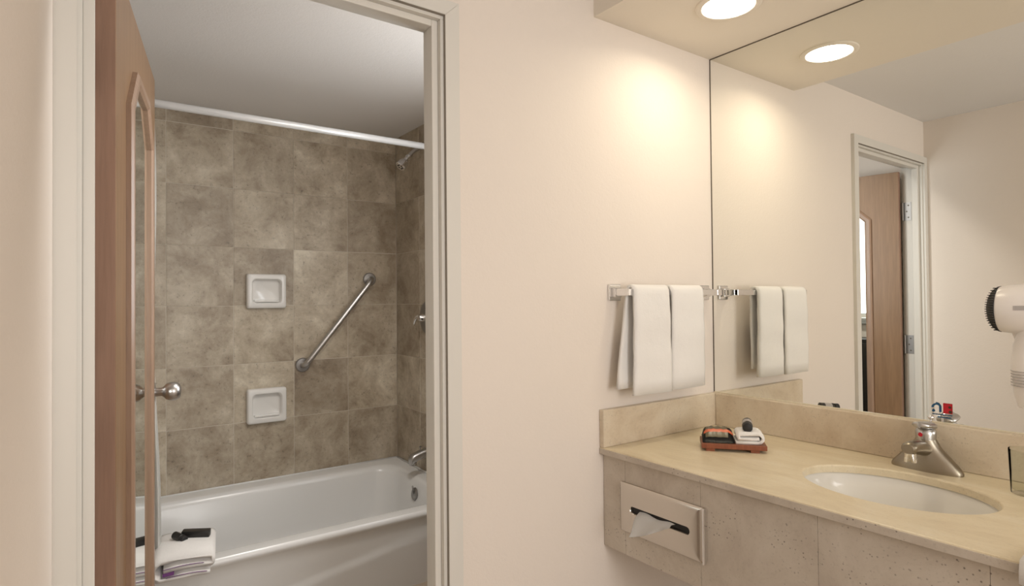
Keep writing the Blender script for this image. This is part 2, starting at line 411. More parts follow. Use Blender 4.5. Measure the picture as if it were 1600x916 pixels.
for hz in (1.795, 1.065, .25):
    b = B(); lathe(b, (-.004, 0, hz-.05), (0, 0, 1), [(0, .0065), (.1, .0065)], 14); hi = dobj('hinge', b, DKSTEEL, None, 'auto')
    b = B(); box(b, XJL, XJL+.0022, WT-.036, WT+.006, hz-.05, hz+.05); obj('hinge_leaf', b, DKSTEEL, dr)
    for q in (-.033, 0, .033):
        b = B(); lathe(b, (XJL+.0022, WT-.018+(.008 if q == 0 else 0)-.004, hz+q), (1, 0, 0), [(0, .004), (.001, .0035)], 10); obj('screw', b, DARKGAP, hi)

# ------------------------------------------------------------------ bathtub
X0, X1, Y0, Y1 = XBL+.002, XT-.003, 1.155, YB-.004
def zrim(y): return .362+.028*(y-Y0)/(Y1-Y0)
tub = thing('bathtub', ((X0+X1)/2, (Y0+Y1)/2, 0), 'white enamelled alcove bathtub below the travertine tiles', 'bathtub')
def rloop(x0, x1, y0, y1, r, z, nl=44, ns=16, nc=7):
    """rounded rect loop with dense straight sides; z number or f(x, y)"""
    o = []
    def seg(a, c, n): o.extend([(a[0]+(c[0]-a[0])*i/n, a[1]+(c[1]-a[1])*i/n) for i in range(n)])
    def cor(cx, cy, a0): o.extend([(cx+r*math.cos(R(a0+90*i/nc)), cy+r*math.sin(R(a0+90*i/nc))) for i in range(nc)])
    seg((x0+r, y0), (x1-r, y0), nl); cor(x1-r, y0+r, -90)
    seg((x1, y0+r), (x1, y1-r), ns); cor(x1-r, y1-r, 0)
    seg((x1-r, y1), (x0+r, y1), nl); cor(x0+r, y1-r, 90)
    seg((x0, y1-r), (x0, y0+r), ns); cor(x0+r, y0+r, 180)
    return [Vector((x, y, z(x, y) if callable(z) else z)) for x, y in o]
def apron(lp, z):
    for v in lp:
        if v.y < Y0+.02:
            zl = .165+(v.x+1.07)*.16; s = max(0, min(1, (zl-z)/.025+.5)); s = s*s*(3-2*s)
            edge = min(1, (X1-v.x)/.08)*min(1, (v.x-X0)/.08); edge = max(0, edge)
            v.y += .020-.008*s*edge + .058*max(0, (.30-z)/.30)
    return lp
loops = []
for z in (.0, .03, .06, .09, .11, .13, .145, .16, .175, .19, .205, .22, .24, .27, .30):
    loops.append(apron(rloop(X0, X1, Y0, Y1, .004, z), z))
for ins, dz in ((.016, -.045), (.008, -.034), (.001, -.024), (0, -.016), (.003, -.007), (.010, -.001)):
    lp = rloop(X0, X1, Y0, Y1, .006, 0)
    for v in lp:
        if v.y < Y0+.02: v.y += ins
        v.z = zrim(v.y)+dz if v.y < Y0+.1 else zrim(v.y)-(.01 if dz < -.005 else 0)*0+dz*.4
    loops.append(lp)
bx0, bx1, by0, by1 = X0+.10, X1-.075, Y0+.075, Y1-.095
for ins, dz, r in ((-.012, 0, .10), (.0, -.003, .105), (.010, -.012, .11), (.018, -.03, .115), (.035, -.12, .12), (.055, -.22, .13), (.08, -.285, .13), (.13, -.315, .12), (.2, -.322, .08)):
    l = rloop(bx0+ins*2.0, bx1-ins, by0+ins, by1-ins, r, lambda x, y: zrim(y)+dz)
    loops.append(l)
obj('tub_shell', loft(B(), loops), PORC, tub, 'auto')
# overflow plate with trip lever
ov = B(); on_ = Vector((bx1-.0285, 1.575, .300)); nd = Vector((-1, 0, .18)).normalized()
lathe(ov, on_, nd, [(0, .033), (.004, .033), (.007, .029), (.008, .001)], 28)
op = obj('overflow_plate', ov, DKSTEEL, tub, 'auto')
b = B(); tube(b, [on_+nd*.006, on_+nd*.012+Vector((0, 0, .02)), on_+nd*.014+Vector((0, 0, .042))], .004, 10); obj('trip_lever', b, DKSTEEL, op, True)
# caulk bead
b = B(); tube(b, [(X0+.01, YB-.0055, .3915), (X1-.004, YB-.0055, .3915)], .0045, 8); obj('caulk_bead', b, PORC, tub, True)
b = B(); tube(b, [(X1-.003, YB-.006, .391), (X1-.003, YR, .372)], .006, 8); obj('caulk_bead', b, PORC, tub, True)

# tub spout, valve, shower head
sp = thing('tub_spout', (XT, 1.60, .47), 'brushed tub spout above the overflow plate', 'tap')
b = B(); lathe(b, (XT, 1.6, .497), (-1, 0, 0), [(0, .030), (.006, .030), (.008, .02)], 28); obj('flange', b, STEEL, sp, 'auto')
L = []
for x, zc_, hw_, hh_ in ((0, .503, .027, .027), (.03, .502, .027, .026), (.06, .497, .026, .0245), (.085, .490, .025, .024), (.102, .483, .0245, .0255), (.114, .476, .024, .027), (.121, .470, .021, .023), (.123, .468, .012, .014)):
    L.append([(XT-x, 1.6+hw_*math.copysign(abs(math.cos(a))**.8, math.cos(a)), zc_+hh_*math.copysign(abs(math.sin(a))**.8, math.sin(a))) for a in [2*math.pi*k/28 for k in range(28)]])
obj('spout', loft(B(), L), STEEL, sp, 'auto')
b = B(); lathe(b, (XT-.103, 1.6, .462), (0, 0, -1), [(0, .019), (.016, .018), (.0165, .013)], 22); obj('outlet', b, STEEL, sp, 'auto')
b = B(); lathe(b, (XT-.06, 1.6, .519), (0, 0, 1), [(0, .003), (.016, .003), (.017, .007), (.022, .007), (.0225, .001)], 14); obj('diverter_knob', b, DKSTEEL, sp, 'auto')
va = thing('shower_valve', (XT, 1.615, 1.235), 'chrome lever shower valve on the tiled end wall', 'valve')
b = B(); lathe(b, (XT, 1.615, 1.235), (-1, 0, 0), [(0, .093), (.004, .092), (.010, .076), (.014, .04), (.015, .024)], 40); obj('escutcheon', b, DKSTEEL, va, 'auto')
b = B(); lathe(b, (XT-.012, 1.615, 1.235), (-1, 0, 0), [(0, .024), (.035, .021), (.045, .016), (.047, .001)], 24); obj('valve_body', b, CHROME, va, 'auto')
b = B(); tube(b, bez((XT-.04, 1.615, 1.24), (XT-.055, 1.635, 1.25), (XT-.055, 1.66, 1.235), (XT-.052, 1.685, 1.195), 10), [.012, .012, .0115, .011, .0105, .010, .009, .009, .0085, .008, .007], 14); obj('lever', b, CHROME, va, True)
sh = thing('wall_shower', (XT, 1.6, 2.165), 'small chrome shower head on a bent arm', 'shower')
b = B(); lathe(b, (XT, 1.6, 2.168), (-1, 0, 0), [(0, .028), (.003, .027), (.008, .014)], 24); obj('flange', b, CHROME, sh, 'auto')
arm = bez((XT, 1.6, 2.168), (XT-.05, 1.6, 2.175), (XT-.075, 1.6, 2.155), (XT-.125, 1.6, 2.098), 14)
b = B(); tube(b, arm, .0112, 16); obj('arm', b, STEEL, sh, True)
hd = (Vector(arm[-1])-Vector(arm[-2])).normalized(); hd = Vector((hd.x, 0, hd.z*1.15)).normalized()
b = B(); lathe(b, arm[-1]-hd*.012, hd, [(0, .010), (.002, .0145), (.014, .0145), (.016, .010), (.022, .010), (.025, .015), (.031, .015), (.034, .011)], 20); obj('swivel_nut', b, CHROME, sh, 'auto')
b = B(); lathe(b, arm[-1]+hd*.02, hd, [(0, .012), (.006, .021), (.018, .027), (.046, .030), (.050, .026), (.047, .001)], 20); hb = obj('spray_head', b, CHROME, sh, 'auto')
u, v, _ = frame(hd)
for k in range(6):
    a = k*math.pi/3; b = B(); lathe(b, arm[-1]+hd*.062+(u*math.cos(a)+v*math.sin(a))*.014, hd, [(0, .004), (.008, .004)], 8); obj('nozzle', b, BLACKM, hb)

# soap dishes
def soap(zc, label):
    xc = -1.052
    t = thing('soap_dish', (xc, YB, zc-.1), label, 'soap dish', 'ceramic soap dishes on the tiled wall')
    L = []
    for w_, h_, r, y in ((.198, .182, .012, 0), (.198, .182, .012, -.018), (.192, .176, .014, -.027), (.180, .164, .016, -.031), (.152, .132, .022, -.031), (.144, .124, .022, -.026), (.138, .116, .022, -.006), (.126, .102, .022, -.0015)):
        L.append([(xc+a, YB+y, zc+c_) for a, c_ in rrect(w_, h_, r, 6)])
    obj('dish_body', loft(B(), L), CERAM, t, 'auto')
    b = B(); box(b, xc-.063, xc+.063, YB-.024, YB-.002, zc-.058, zc-.046, .004); obj('soap_lip', b, CERAM, t, 'auto')
soap(1.386, 'upper white recessed ceramic soap dish on the tiles')
soap(.782, 'lower white recessed ceramic soap dish nearer the tub')

# grab bar
gb = thing('grab_bar', (-.67, YB, .98), 'slanted steel grab bar on the tiled wall', 'grab bar')
pa, pb = Vector((-.473, YB, 1.458)), Vector((-.862, YB, .982))
dd = (pb-pa).normalized(); off = Vector((0, -.052, 0))
path = bez(pa, pa+off*.7, pa+off, pa+off+dd*.055, 8)+bez(pb+off-dd*.055, pb+off, pb+off*.7, pb, 8)
b = B(); tube(b, path, .0155, 20); obj('bar', b, STEEL, gb, True)
for p in (pa, pb):
    b = B(); lathe(b, p, (0, -1, 0), [(0, .039), (.004, .039), (.009, .034), (.011, .016)], 32); obj('flange', b, DKSTEEL, gb, 'auto')

# shower rod and curtain
YRD, ZRD = 1.20, 2.058
rd = thing('shower_rod', ((X0+X1)/2, YRD, ZRD), 'white metal shower curtain rod across the bathtub', 'curtain rod')
b = B(); tube(b, [(XBL+.003, YRD, ZRD), (XT-.003, YRD, ZRD)], .0145, 24); obj('rod', b, RODM, rd, True)
for x, s in ((XBL, 1), (XT, -1)):
    b = B(); lathe(b, (x, YRD, ZRD), (s, 0, 0), [(0, .032), (.006, .032), (.016, .02), (.02, .0146)], 24, True, False); obj('flange', b, RODM, rd, 'auto')
cu = thing('shower_curtain', (-1.75, YRD, .25), 'white shower curtain bunched up behind the open door', 'curtain')
b = B(); NX, NZ = 90, 24; rows = []
for j in range(NZ+1):
    z = 2.02-(2.02-.415)*j/NZ; row = []; q = j/NZ
    for i in range(NX+1):
        s = i/NX; x = -1.855+(.225+.022*q*q+.006*math.sin(9*q))*s
        y = YRD+.0+.030*math.sin(s*2*math.pi*7+q*.8)*(.75+.25*q)+.012*q+.045*max(0, (q-.55))
        row.append((x, y, z))
    rows.append(row)
loft(b, rows, False, False, False)
bmesh.ops.solidify(b, geom=b.faces[:], thickness=.0015); obj('curtain_sheet', b, CURT, cu, True)
for k in range(7):
    x = -1.84+k*.032; b = B(); tube(b, [(x, YRD+.023*math.cos(a), ZRD-.006+.024*math.sin(a)) for a in [2*math.pi*i/20 for i in range(21)]], .0022, 8); obj('ring', b, STEEL, cu, True)

# folded towel on the tub rim with two small black toiletries
def folded(name, label, cat, path, th, place, y0, y1, parent=None):
    """cloth folded in layers; path is its end-on section"""
    b = B(); lp = ribbon(None, path, th, None); n = 9; L = []
    for j in range(n):
        t = j/(n-1); e = .0035*max(0, 1-min(t, 1-t)*8); c = Vector((sum(p.x for p in lp)/len(lp), sum(p.y for p in lp)/len(lp)))
        L.append([place(p.x+(c.x-p.x)*e*2, p.y+(c.y-p.y)*e*8, y0+(y1-y0)*t) for p in lp])
    loft(b, L); o = obj(name, b, CLOTH, parent, True)
    if not parent: tag(o, label, cat)
    return o
def arc(cx, cy, r, a0, a1, n=7): return [(cx+r*math.cos(R(a0+(a1-a0)*i/n)), cy+r*math.sin(R(a0+(a1-a0)*i/n))) for i in range(n+1)]
tw = thing('bath_towel', (-1.53, 1.2, .36), 'folded white towel with purple edge lying on the tub rim', 'towel')
ux = Vector((.985, -.17, 0)); uy = Vector((.17, .985, 0))
def pl_t(a, h, t):
    drop = -.032*max(0, 1-t/.35)**2
    lift = .014*math.sin((a+.1)*14)*(1-t)
    p = Vector((-1.545, 1.10, .366))+ux*a*(1.0)+uy*t*.235
    return p+Vector((0, 0, h*(1+.15*(1-t))+drop+lift*.8))
path = [(.080, .007), (.0, .006), (-.075, .007)]+arc(-.075, .0345, .0275, 270, 90)+[(0, .064), (.06, .060)]+arc(.078, .046, .0135, 80, -80)+[(.04, .033), (-.03, .0345), (-.068, .034)]
folded('cloth', None, None, path, .0115, pl_t, 0, 1, tw)
b = B(); lp = ribbon(None, [(-.07, .024), (-.05, .023), (-.035, .0225)], .010, None)
loft(b, [[pl_t(p.x, p.y, t) for p in lp] for t in (-.004, .5)]); obj('purple_edge', b, PURPLE, tw)
for hh, xa, xb in ((.0135, -.06, .07), (.0405, -.07, .06)):
    b = B(); tube(b, [pl_t(xa+(xb-xa)*i/12, hh, -.006) for i in range(13)], .0011, 6); obj('stitching', b, PURPLE, tw)
pk = B(); Mx = Matrix.Translation((-1.494, 1.218, .453)) @ Matrix.Rotation(R(-20), 4, 'Z') @ Matrix.Rotation(R(4), 4, 'Y')
box(pk, -.048, .048, -.018, .018, -.013, .015, .004, 2, Mx)
tag(obj('soap_packet', pk, BLACK, None, 'auto'), 'black boxed soap lying on the tub-rim towel', 'packet')
bt = thing('small_bottle', (-1.552, 1.22, .432), 'short black toiletry tube beside the boxed soap on the tub-rim towel', 'bottle')
pb0 = Vector((-1.563, 1.240, .457)); bd = Vector((.45, -.86, -.10)).normalized()
b = B(); lathe(b, pb0, bd, [(0, .001), (.0005, .012), (.002, .014), (.042, .014), (.045, .011)], 22); obj('tube_body', b, BLACK, bt, 'auto')
b = B(); lathe(b, pb0+bd*.044, bd, [(0, .0125), (.016, .0125), (.018, .010), (.0185, .001)], 22); obj('cap', b, BLACKM, bt, 'auto')

# cabinet below the bathroom window
cb = thing('cabinet', (XT-.15, .46, 0), 'black cabinet below the frosted window, seen in the door mirror', 'cabinet')
obj('cabinet_body', box(B(), XT-.30, XT-.002, .20, .72, .06, 1.02, .003), DARKW, cb)
for y0, y1 in ((.205, .457), (.463, .715)):
    d_ = obj('cabinet_door', box(B(), XT-.318, XT-.301, y0, y1, .08, .99, .003), DARKW, cb)
    yk = .435 if y0 < .3 else .485
    b = B(); tube(b, [(XT-.325, yk+.016*math.cos(a), .93+.016*math.sin(a)) for a in [2*math.pi*i/18 for i in range(19)]], .003, 8); obj('ring_pull', b, CHROME, d_, True)
obj('plinth', box(B(), XT-.28, XT-.01, .22, .70, 0, .06), DARKW, cb)

# ------------------------------------------------------------------ vanity
YV = -1.50
vn = thing('vanity_counter', (-DW/2, -.7, ZA), 'beige marble vanity counter with pitted apron and low backsplash', 'vanity')
SX, SY, SA, SB = -.288, -.697, .1505, .202
def rect_hit(a, x0, x1, y0, y1):
    dx, dy = math.cos(a), math.sin(a); t = 1e9
    if dx > 1e-9: t = min(t, (x1-SX)/dx)
    if dx < -1e-9: t = min(t, (x0-SX)/dx)
    if dy > 1e-9: t = min(t, (y1-SY)/dy)
    if dy < -1e-9: t = min(t, (y0-SY)/dy)
    return SX+dx*t, SY+dy*t
x0, x1, y0, y1 = -DW, -.0005, YV, -.0005
angs = sorted([2*math.pi*i/96 for i in range(96)]+[math.atan2(cy-SY, cx-SX) % (2*math.pi) for cx in (x0, x1) for cy in (y0, y1)])
ell = lambda a, s: (SX+(SA+s)*math.cos(math.atan2(math.sin(a)/SB, math.cos(a)/SA)), SY+(SB+s)*math.sin(math.atan2(math.sin(a)/SB, math.cos(a)/SA)))
def ringl(f, z): return [Vector((*f(a), z)) for a in angs]
th = .020
rh = lambda ins: (lambda a: rect_hit(a, x0+ins, x1, y0, y1))
L = [ringl(lambda a: ell(a, 0), ZK-th), ringl(lambda a: ell(a, 0), ZK-.004), ringl(lambda a: ell(a, .0015), ZK-.001), ringl(lambda a: ell(a, .004), ZK),
     ringl(rh(.003), ZK), ringl(rh(.0008), ZK-.001), ringl(rh(0), ZK-.003), ringl(rh(0), ZK-th), ]
b = B(); loft(b, L+[L[0]], False, False); bmesh.ops.remove_doubles(b, verts=b.verts[:], dist=1e-6)
obj('countertop', b, TOP, vn)
obj('edge_band', box(B(), -DW-.0015, -DW+.0005, YV, -.0005, ZK-th, ZK-.0032, .0006, 1), APRON, vn)
obj('backsplash', box(B(), -DW, 0, -.02, -.0005, ZK, ZB, .0025), SPLASH, vn)
obj('backsplash', box(B(), -.022, .005, YV, -.0205, ZK, ZB-.0005, .003), SPLASH, vn)
seams = [-.001, -.090, -.353, -.655, -.957, -1.259, YV]
for a, c in zip(seams, seams[1:]):
    obj('apron_panel', box(B(), -.552, -.534, c+.0003, a-.0003, ZA, ZK-th-.0003, .0006, 1), APRON, vn)

# sink
sk = thing('sink', (SX, SY, ZK-.16), 'oval cream-white undermount sink bowl set into the marble', 'sink')
L = []
prof = [(.012, -th-.0005), (.006, -.0215), (.003, -.026), (-.004, -.05), (-.018, -.085), (-.042, -.115), (-.075, -.137), (-.105, -.147), (-.128, -.150)]
for s, dz in prof: L.append([Vector((SX+(SA+s)*math.cos(2*math.pi*i/72), SY+(SB+s*1.15)*math.sin(2*math.pi*i/72), ZK+dz)) for i in range(72)])
outer = [[v+Vector((0, 0, -.006)) for v in l] for l in L[::-1]]
b = B(); loft(b, outer+L, True, True); obj('bowl', b, BOWL, sk, 'auto')
b = B(); lathe(b, (SX, SY, ZK-.1495), (0, 0, 1), [(0, .024), (.002, .023), (.0025, .016), (.001, .001)], 28); obj('drain', b, CHROME, sk, 'auto')

# faucet
FX, FY = -.072, -.690
fc = thing('faucet', (FX, FY, ZK), 'single-handle metal faucet with flared pyramid base behind the sink', 'faucet')
L = []
for hz, hl, hw in ((0, .080, .027), (.004, .081, .027), (.010, .079, .0265), (.018, .073, .026), (.028, .064, .025), (.040, .053, .024), (.052, .042, .0235), (.064, .032, .023), (.074, .0265, .023), (.081, .023, .0215)):
    lp = []
    for i in range(48):
        a = 2*math.pi*i/48; e = .75 if hz < .05 else 1
        lp.append((FX+hw*math.copysign(abs(math.cos(a))**e, math.cos(a)), FY+hl*math.copysign(abs(math.sin(a))**1, math.sin(a)), ZK+hz))
    L.append(lp)
obj('base', loft(B(), L), NICKEL, fc, 'auto')
b = B(); sp_ = bez((FX+.005, FY, ZK+.050), (FX-.03, FY, ZK+.062), (FX-.07, FY, ZK+.070), (FX-.104, FY, ZK+.070), 12)
L = []
for i, p in enumerate(sp_):
    t = i/12; wv, hv = .0215-.004*t, .020-.004*t; L.append([p+Vector((0, wv*math.cos(2*math.pi*k/24), hv*math.sin(2*math.pi*k/24))) for k in range(24)])
e = sp_[-1]; L.append([e+Vector((-.007, .013*math.cos(2*math.pi*k/24), .011*math.sin(2*math.pi*k/24))) for k in range(24)])
obj('spout', loft(b, L), NICKEL, fc, 'auto')
b = B(); lathe(b, (FX-.096, FY, ZK+.066), (0, 0, -1), [(0, .0125), (.020, .0125), (.0205, .0135), (.030, .0135), (.031, .010)], 24); obj('aerator', b, CHROME, fc, 'auto')
b = B(); lathe(b, (FX, FY, ZK+.080), (0, 0, 1), [(0, .0225), (.014, .0235), (.022, .0225), (.027, .018), (.029, .001)], 32); hn = obj('handle_body', b, STEEL, fc, 'auto')
b = B(); L = []
for t in range(11):
    q = t/10; x = FX+.026-.066*q; z = ZK+.110+.010*q; w_ = .024*math.sqrt(max(.04, 1-(2*q-1)**4)); h_ = .0115-.004*q
    L.append([(x, FY+w_*math.cos(2*math.pi*k/20), z+h_*math.sin(2*math.pi*k/20)) for k in range(20)])
obj('lever', loft(b, L), STEEL, hn, 'auto')
b = B(); lathe(b, (FX-.0225, FY+.004, ZK+.093), (-1, 0, 0), [(0, .0055), (.002, .005), (.0025, .001)], 16); obj('red_dot', b, RED, hn)
b = B(); tube(b, [(FX+.034, FY, ZK+.05), (FX+.034, FY, ZK+.128)], .0022, 8); lf = obj('lift_rod', b, CHROME, fc, True)
b = B(); lathe(b, (FX+.034, FY, ZK+.125), (0, 0, 1), [(0, .003), (.002, .0055), (.006, .007), (.010, .0055), (.012, .001)], 14); obj('lift_knob', b, CHROME, lf, True)
b = B(); box(b, FX+.015, FX+.037, FY-.006, FY+.006, ZK+.03, ZK+.052, .002); obj('lift_boss', b, NICKEL, fc)

# drinking glass
b = B(); gx, gy = -.116, -.908
lathe(b, (gx, gy, ZK+.0005), (0, 0, 1), [(0, .001), (0, .031), (.002, .0335), (.099, .0372), (.1, .0366), (.099, .036), (.012, .0326), (.009, .030), (.008, .001)], 40)
tag(obj('drinking_glass', b, THIN, None, 'auto'), 'clear glass tumbler on the counter right of the faucet', 'glass')

# tissue dispenser set in the apron
XA = -.552
td = thing('tissue_dispenser', (XA, -.223, .645), 'satin steel recessed tissue dispenser plate in the vanity apron', 'tissue dispenser')
yc, zc = -.2225, .7185; tw_, thh = .292, .142
L = []
slot = rrect(.205, .017, .0084, 10)
n = len(slot)
def sq(w_, h_, x): return [(x, yc+a, zc+c_) for a, c_ in rrect(w_, h_, .004, 10)]
for w_, h_, x in ((tw_, thh, XA+.001), (tw_, thh, XA-.006), (tw_-.004, thh-.004, XA-.0085), (tw_-.02, thh-.012, XA-.0105), (tw_-.04, thh-.03, XA-.0115)): L.append(sq(w_, h_, x))
L.append([(XA-.0115, yc+a, zc+c_) for a, c_ in rrect(.209, .021, .0104, 10)])
L.append([(XA-.0085, yc+a, zc+c_) for a, c_ in slot]); L.append([(XA-.001, yc+a, zc+c_) for a, c_ in slot])
obj('plate', loft(B(), L, True, False), PLATE, td, 'auto')
obj('slot_back', box(B(), XA-.0026, XA-.001, yc-.10, yc+.10, zc-.008, zc+.008), BLACKM, td)
obj('end_trim', box(B(), XA-.0125, XA-.004, yc-tw_/2-.004, yc-tw_/2+.003, zc-thh/2, zc+thh/2, .002), CHROME, td)
b = B(); NU, NV = 14, 8; rows = []
for j in range(NV+1):
    v_ = j/NV; row = []
    for i in range(NU+1):
        u_ = i/NU
        y = yc+.068-(.125-.012*v_)*u_ + .004*math.sin(6*v_)
        z = zc+.003-(.060-.052*u_**1.3)*v_ + .003*math.sin(u_*9)*(1-v_)
        x = XA-.0095-.046*v_**.8*(1-.55*u_)-.004*math.sin(u_*11+v_*3)*v_
        row.append((x, y, z))
    rows.append(row)
loft(b, rows, False, False, False); bmesh.ops.solidify(b, geom=b.faces[:], thickness=.0008)
tag(obj('tissue', b, TISSUE, None, True), 'white tissue pulled out of the dispenser slot', 'tissue')

# towel draped over the counter edge at the right of the frame
b = B(); path = [(-.50, ZK+.006), (-.55, ZK+.0065), (-.572, ZK+.004), (-.5755, ZK-.010), (-.576, ZK-.03)]
lp = ribbon(None, path, .009, None); L = []
for j in range(13):
    t = j/12; y = -1.005-.17*t; dz = -.006*(1-abs(2*t-1)**6)
    L.append([Vector((p.x-.0045, y, p.y+(dz if p.y < ZK-.02 else 0))) for p in lp])
loft(b, L); tag(obj('face_cloth', b, CLOTH, None, True), 'white cloth hanging over the counter front edge at far right', 'cloth')

# ------------------------------------------------------------------ amenity tray
TO = Vector((-.268, -.255, ZK)); TA = math.atan2(-.768, .640)
TM_ = Matrix.Translation(TO) @ Matrix.Rotation(TA, 4, 'Z')      # local x along the tray, local +y away from the camera
def tobj(name, bm, m, parent=None, smooth=False):
    bmesh.ops.transform(bm, matrix=TM_, verts=bm.verts[:]); return obj(name, bm, m, parent, smooth)
ty = thing('amenity_tray', TO, 'small red-brown wooden tray on the marble counter', 'tray')
tobj('board', box(B(), -.090, .090, -.050, .050, .008, .022, .0015), TRAYW, ty)
for x in (-.065, .058): tobj('foot', box(B(), x-.012, x+.012, -.046, .046, 0, .008), TRAYW, ty)
pk = thing('amenity_packet', TM_ @ Vector((-.04, 0, .022)), 'olive and black foil packet with orange band on the wooden tray', 'packet')
def pshape(u_, v_):
    ev = 1-(1-v_/.62)**2 if v_ < .62 else 1-.55*((v_-.62)/.38)**2
    return (max(0, 1-abs(2*u_-1)**5)**.5)*.8*ev+.2*ev
def pillow(x0, x1, y0, y1, z0, h, cr=.0):
    b = B(); NU, NV = 18, 12; rows = []
    for j in range(NV+1):
        for side in (1,):
            row = []
            for i in range(NU+1):
                u_, v_ = i/NU, j/NV
                e = pshape(u_, v_)
                row.append((x0+(x1-x0)*u_, y0+(y1-y0)*v_, z0+.0015+h*e+.0012*math.sin(u_*31+v_*7)*e))
            rows.append(row)
    return b, rows
b, rows = pillow(-.086, .004, -.040, .040, .022, .038); loft(b, rows, False, False, False)
bmesh.ops.solidify(b, geom=b.faces[:], thickness=.003)
pw = tobj('wrapper', b, BLACK, pk, True)
def strip(name, m, u0, u1, v0, v1, lift=.0006):
    b, rows = pillow(-.086, .004, -.040, .040, .022, .038)
    x0, x1, y0, y1 = -.086, .004, -.040, .040; b = B(); rr = []
    for j in range(7):
        row = []
        for i in range(13):
            u_, v_ = u0+(u1-u0)*i/12, v0+(v1-v0)*j/6
            e = pshape(u_, v_)
            row.append((x0+(x1-x0)*u_, y0+(y1-y0)*v_-.0008, .022+.0015+.038*e+.0012*math.sin(u_*31+v_*7)*e+lift))
        rr.append(row)
    loft(b, rr, False, False, False); tobj(name, b, m, pw, True)
strip('olive_panel', OLIVE, .10, .80, .13, .95)
strip('orange_band', ORANGE, .05, .97, .28, .40, .0011)
strip('white_print', WHITEP, .18, .29, .62, .80, .0012)
path = [(.038, .005), (0, .0045), (-.034, .0045)]+[(.002, .0045)]
path = [(-.040, .005), (.0, .005), (.022, .005)]+arc(.022, .0185, .0135, -90, 90)+[(-.01, .032), (-.024, .031)]+arc(-.026, .0235, .0075, 90, 270)+[(.0, .0165), (.018, .0165), (.0255, .0180)]
cl = B(); lp = ribbon(None, path, .0088, None); L = []
for j in range(9):
    t = j/8; e = max(0, 1-min(t, 1-t)*7)
    L.append([Vector((.046+p.x*(1-.03*e), -.040+.084*t, .0222+p.y*(1-.10*e)+.0008*math.sin(t*9+p.x*60))) for p in lp])
loft(cl, L); tag(tobj('washcloth', cl, CLOTH, None, True), 'small folded white washcloth on the wooden tray', 'washcloth')
sb = thing('amenity_bottle', TM_ @ Vector((.040, 0, .058)), 'little black bottle lying on the folded washcloth on the tray', 'bottle')
p0 = Vector((.046, .034, .0730)); d0 = Vector((-.10, -1, -.06)).normalized()
b = B(); lathe(b, p0, d0, [(0, .001), (.0006, .010), (.002, .0145), (.048, .0145), (.051, .011)], 24); tobj('bottle_body', b, mat('black_bottle', (.03, .028, .025), .2), sb, 'auto')
b = B(); lathe(b, p0+d0*.0505, d0, [(0, .0138), (.014, .0138), (.0155, .0120), (.016, .001)], 24); tobj('cap', b, BLACKM, sb, 'auto')
b = B(); lathe(b, p0+d0*.016, d0, [(0, .0147), (.024, .0147)], 24, False, False); tobj('label_band', b, GREYP, sb, True)

# ------------------------------------------------------------------ mirror
YM = -1.02
mr = thing('wall_mirror', (0, YM/2, ZB), 'large frameless wall mirror above the marble backsplash', 'mirror')
obj('mirror_sheet', box(B(), 0, .005, YM, -.0035, ZB+.001, ZS-.001), MIRROR, mr)
b = B(); box(b, -.0012, .0045, -.0035, -.0002, ZB+.001, ZS-.001); obj('edge_seal', b, DARKGAP, mr)
b = B(); box(b, -.0012, .0045, YM, -.0035, ZS-.0035, ZS-.0002); obj('edge_seal', b, DARKGAP, mr)
b = B(); box(b, -.0035, .004, YM, -.0035, ZB-.0003, ZB+.0025); obj('bottom_channel', b, mat('pale_channel', (.75, .68, .52), .3), mr)
# water-saving sticker: tap with drop, red square, two lines of small blue lettering
st = thing('mirror_sticker', (-.0006, -.705, .996), 'blue tap and red square sticker at the mirror bottom edge', 'sticker')
SM = Matrix(((0, 0, -1, -.0015), (-1, 0, 0, -.679), (0, 1, 0, .999), (0, 0, 0, 1)))   # (right, up) on the mirror -> world
def sobj(name, poly, m):
    b = B(); loft(b, [[(x, y, 0) for x, y in poly], [(x, y, .0004) for x, y in poly]])
    bmesh.ops.transform(b, matrix=SM, verts=b.verts[:]); return obj(name, b, m, st)
def stroke(pts, w_):
    lp = ribbon(None, pts, w_, None); return [(p.x, p.y) for p in lp]
sobj('tap_icon', stroke([(.002, .029)]+arc(.012, .029, .010, 172, 75, 8)+[(.0185, .0365), (.0195, .034), (.0195, .018)], .0046), BLUE)
sobj('tap_handle', stroke([(.010, .043), (.018, .0405)], .0016), BLUE)
sobj('drop_icon', [(.004, .026)]+arc(.004, .0205, .0033, 20, -200, 10), BLUE)
sobj('red_square', [(.0265, .0165), (.0465, .0165), (.0465, .043), (.0265, .043)], RED)
for cx_, cy_, rr_ in ((.0415, .0335, .0034), (.0425, .0215, .0040)):
    p_ = sobj('dark_mark', arc(cx_, cy_, rr_, 0, 330, 11), DRED); p_.location.x -= .0003
random.seed(11)
for y, xa, xb, hh in ((.0105, .001, .045, .0036), (.0035, .013, .044, .0042)):
    x = xa
    while x < xb:
        w_ = random.choice((.0012, .0020, .0026)); sobj('lettering', [(x+.0004, y), (x+w_, y), (x+w_+.0006, y+hh*random.choice((.75, 1))), (x+.001, y+hh*.8)], BLUE); x += w_+.0009

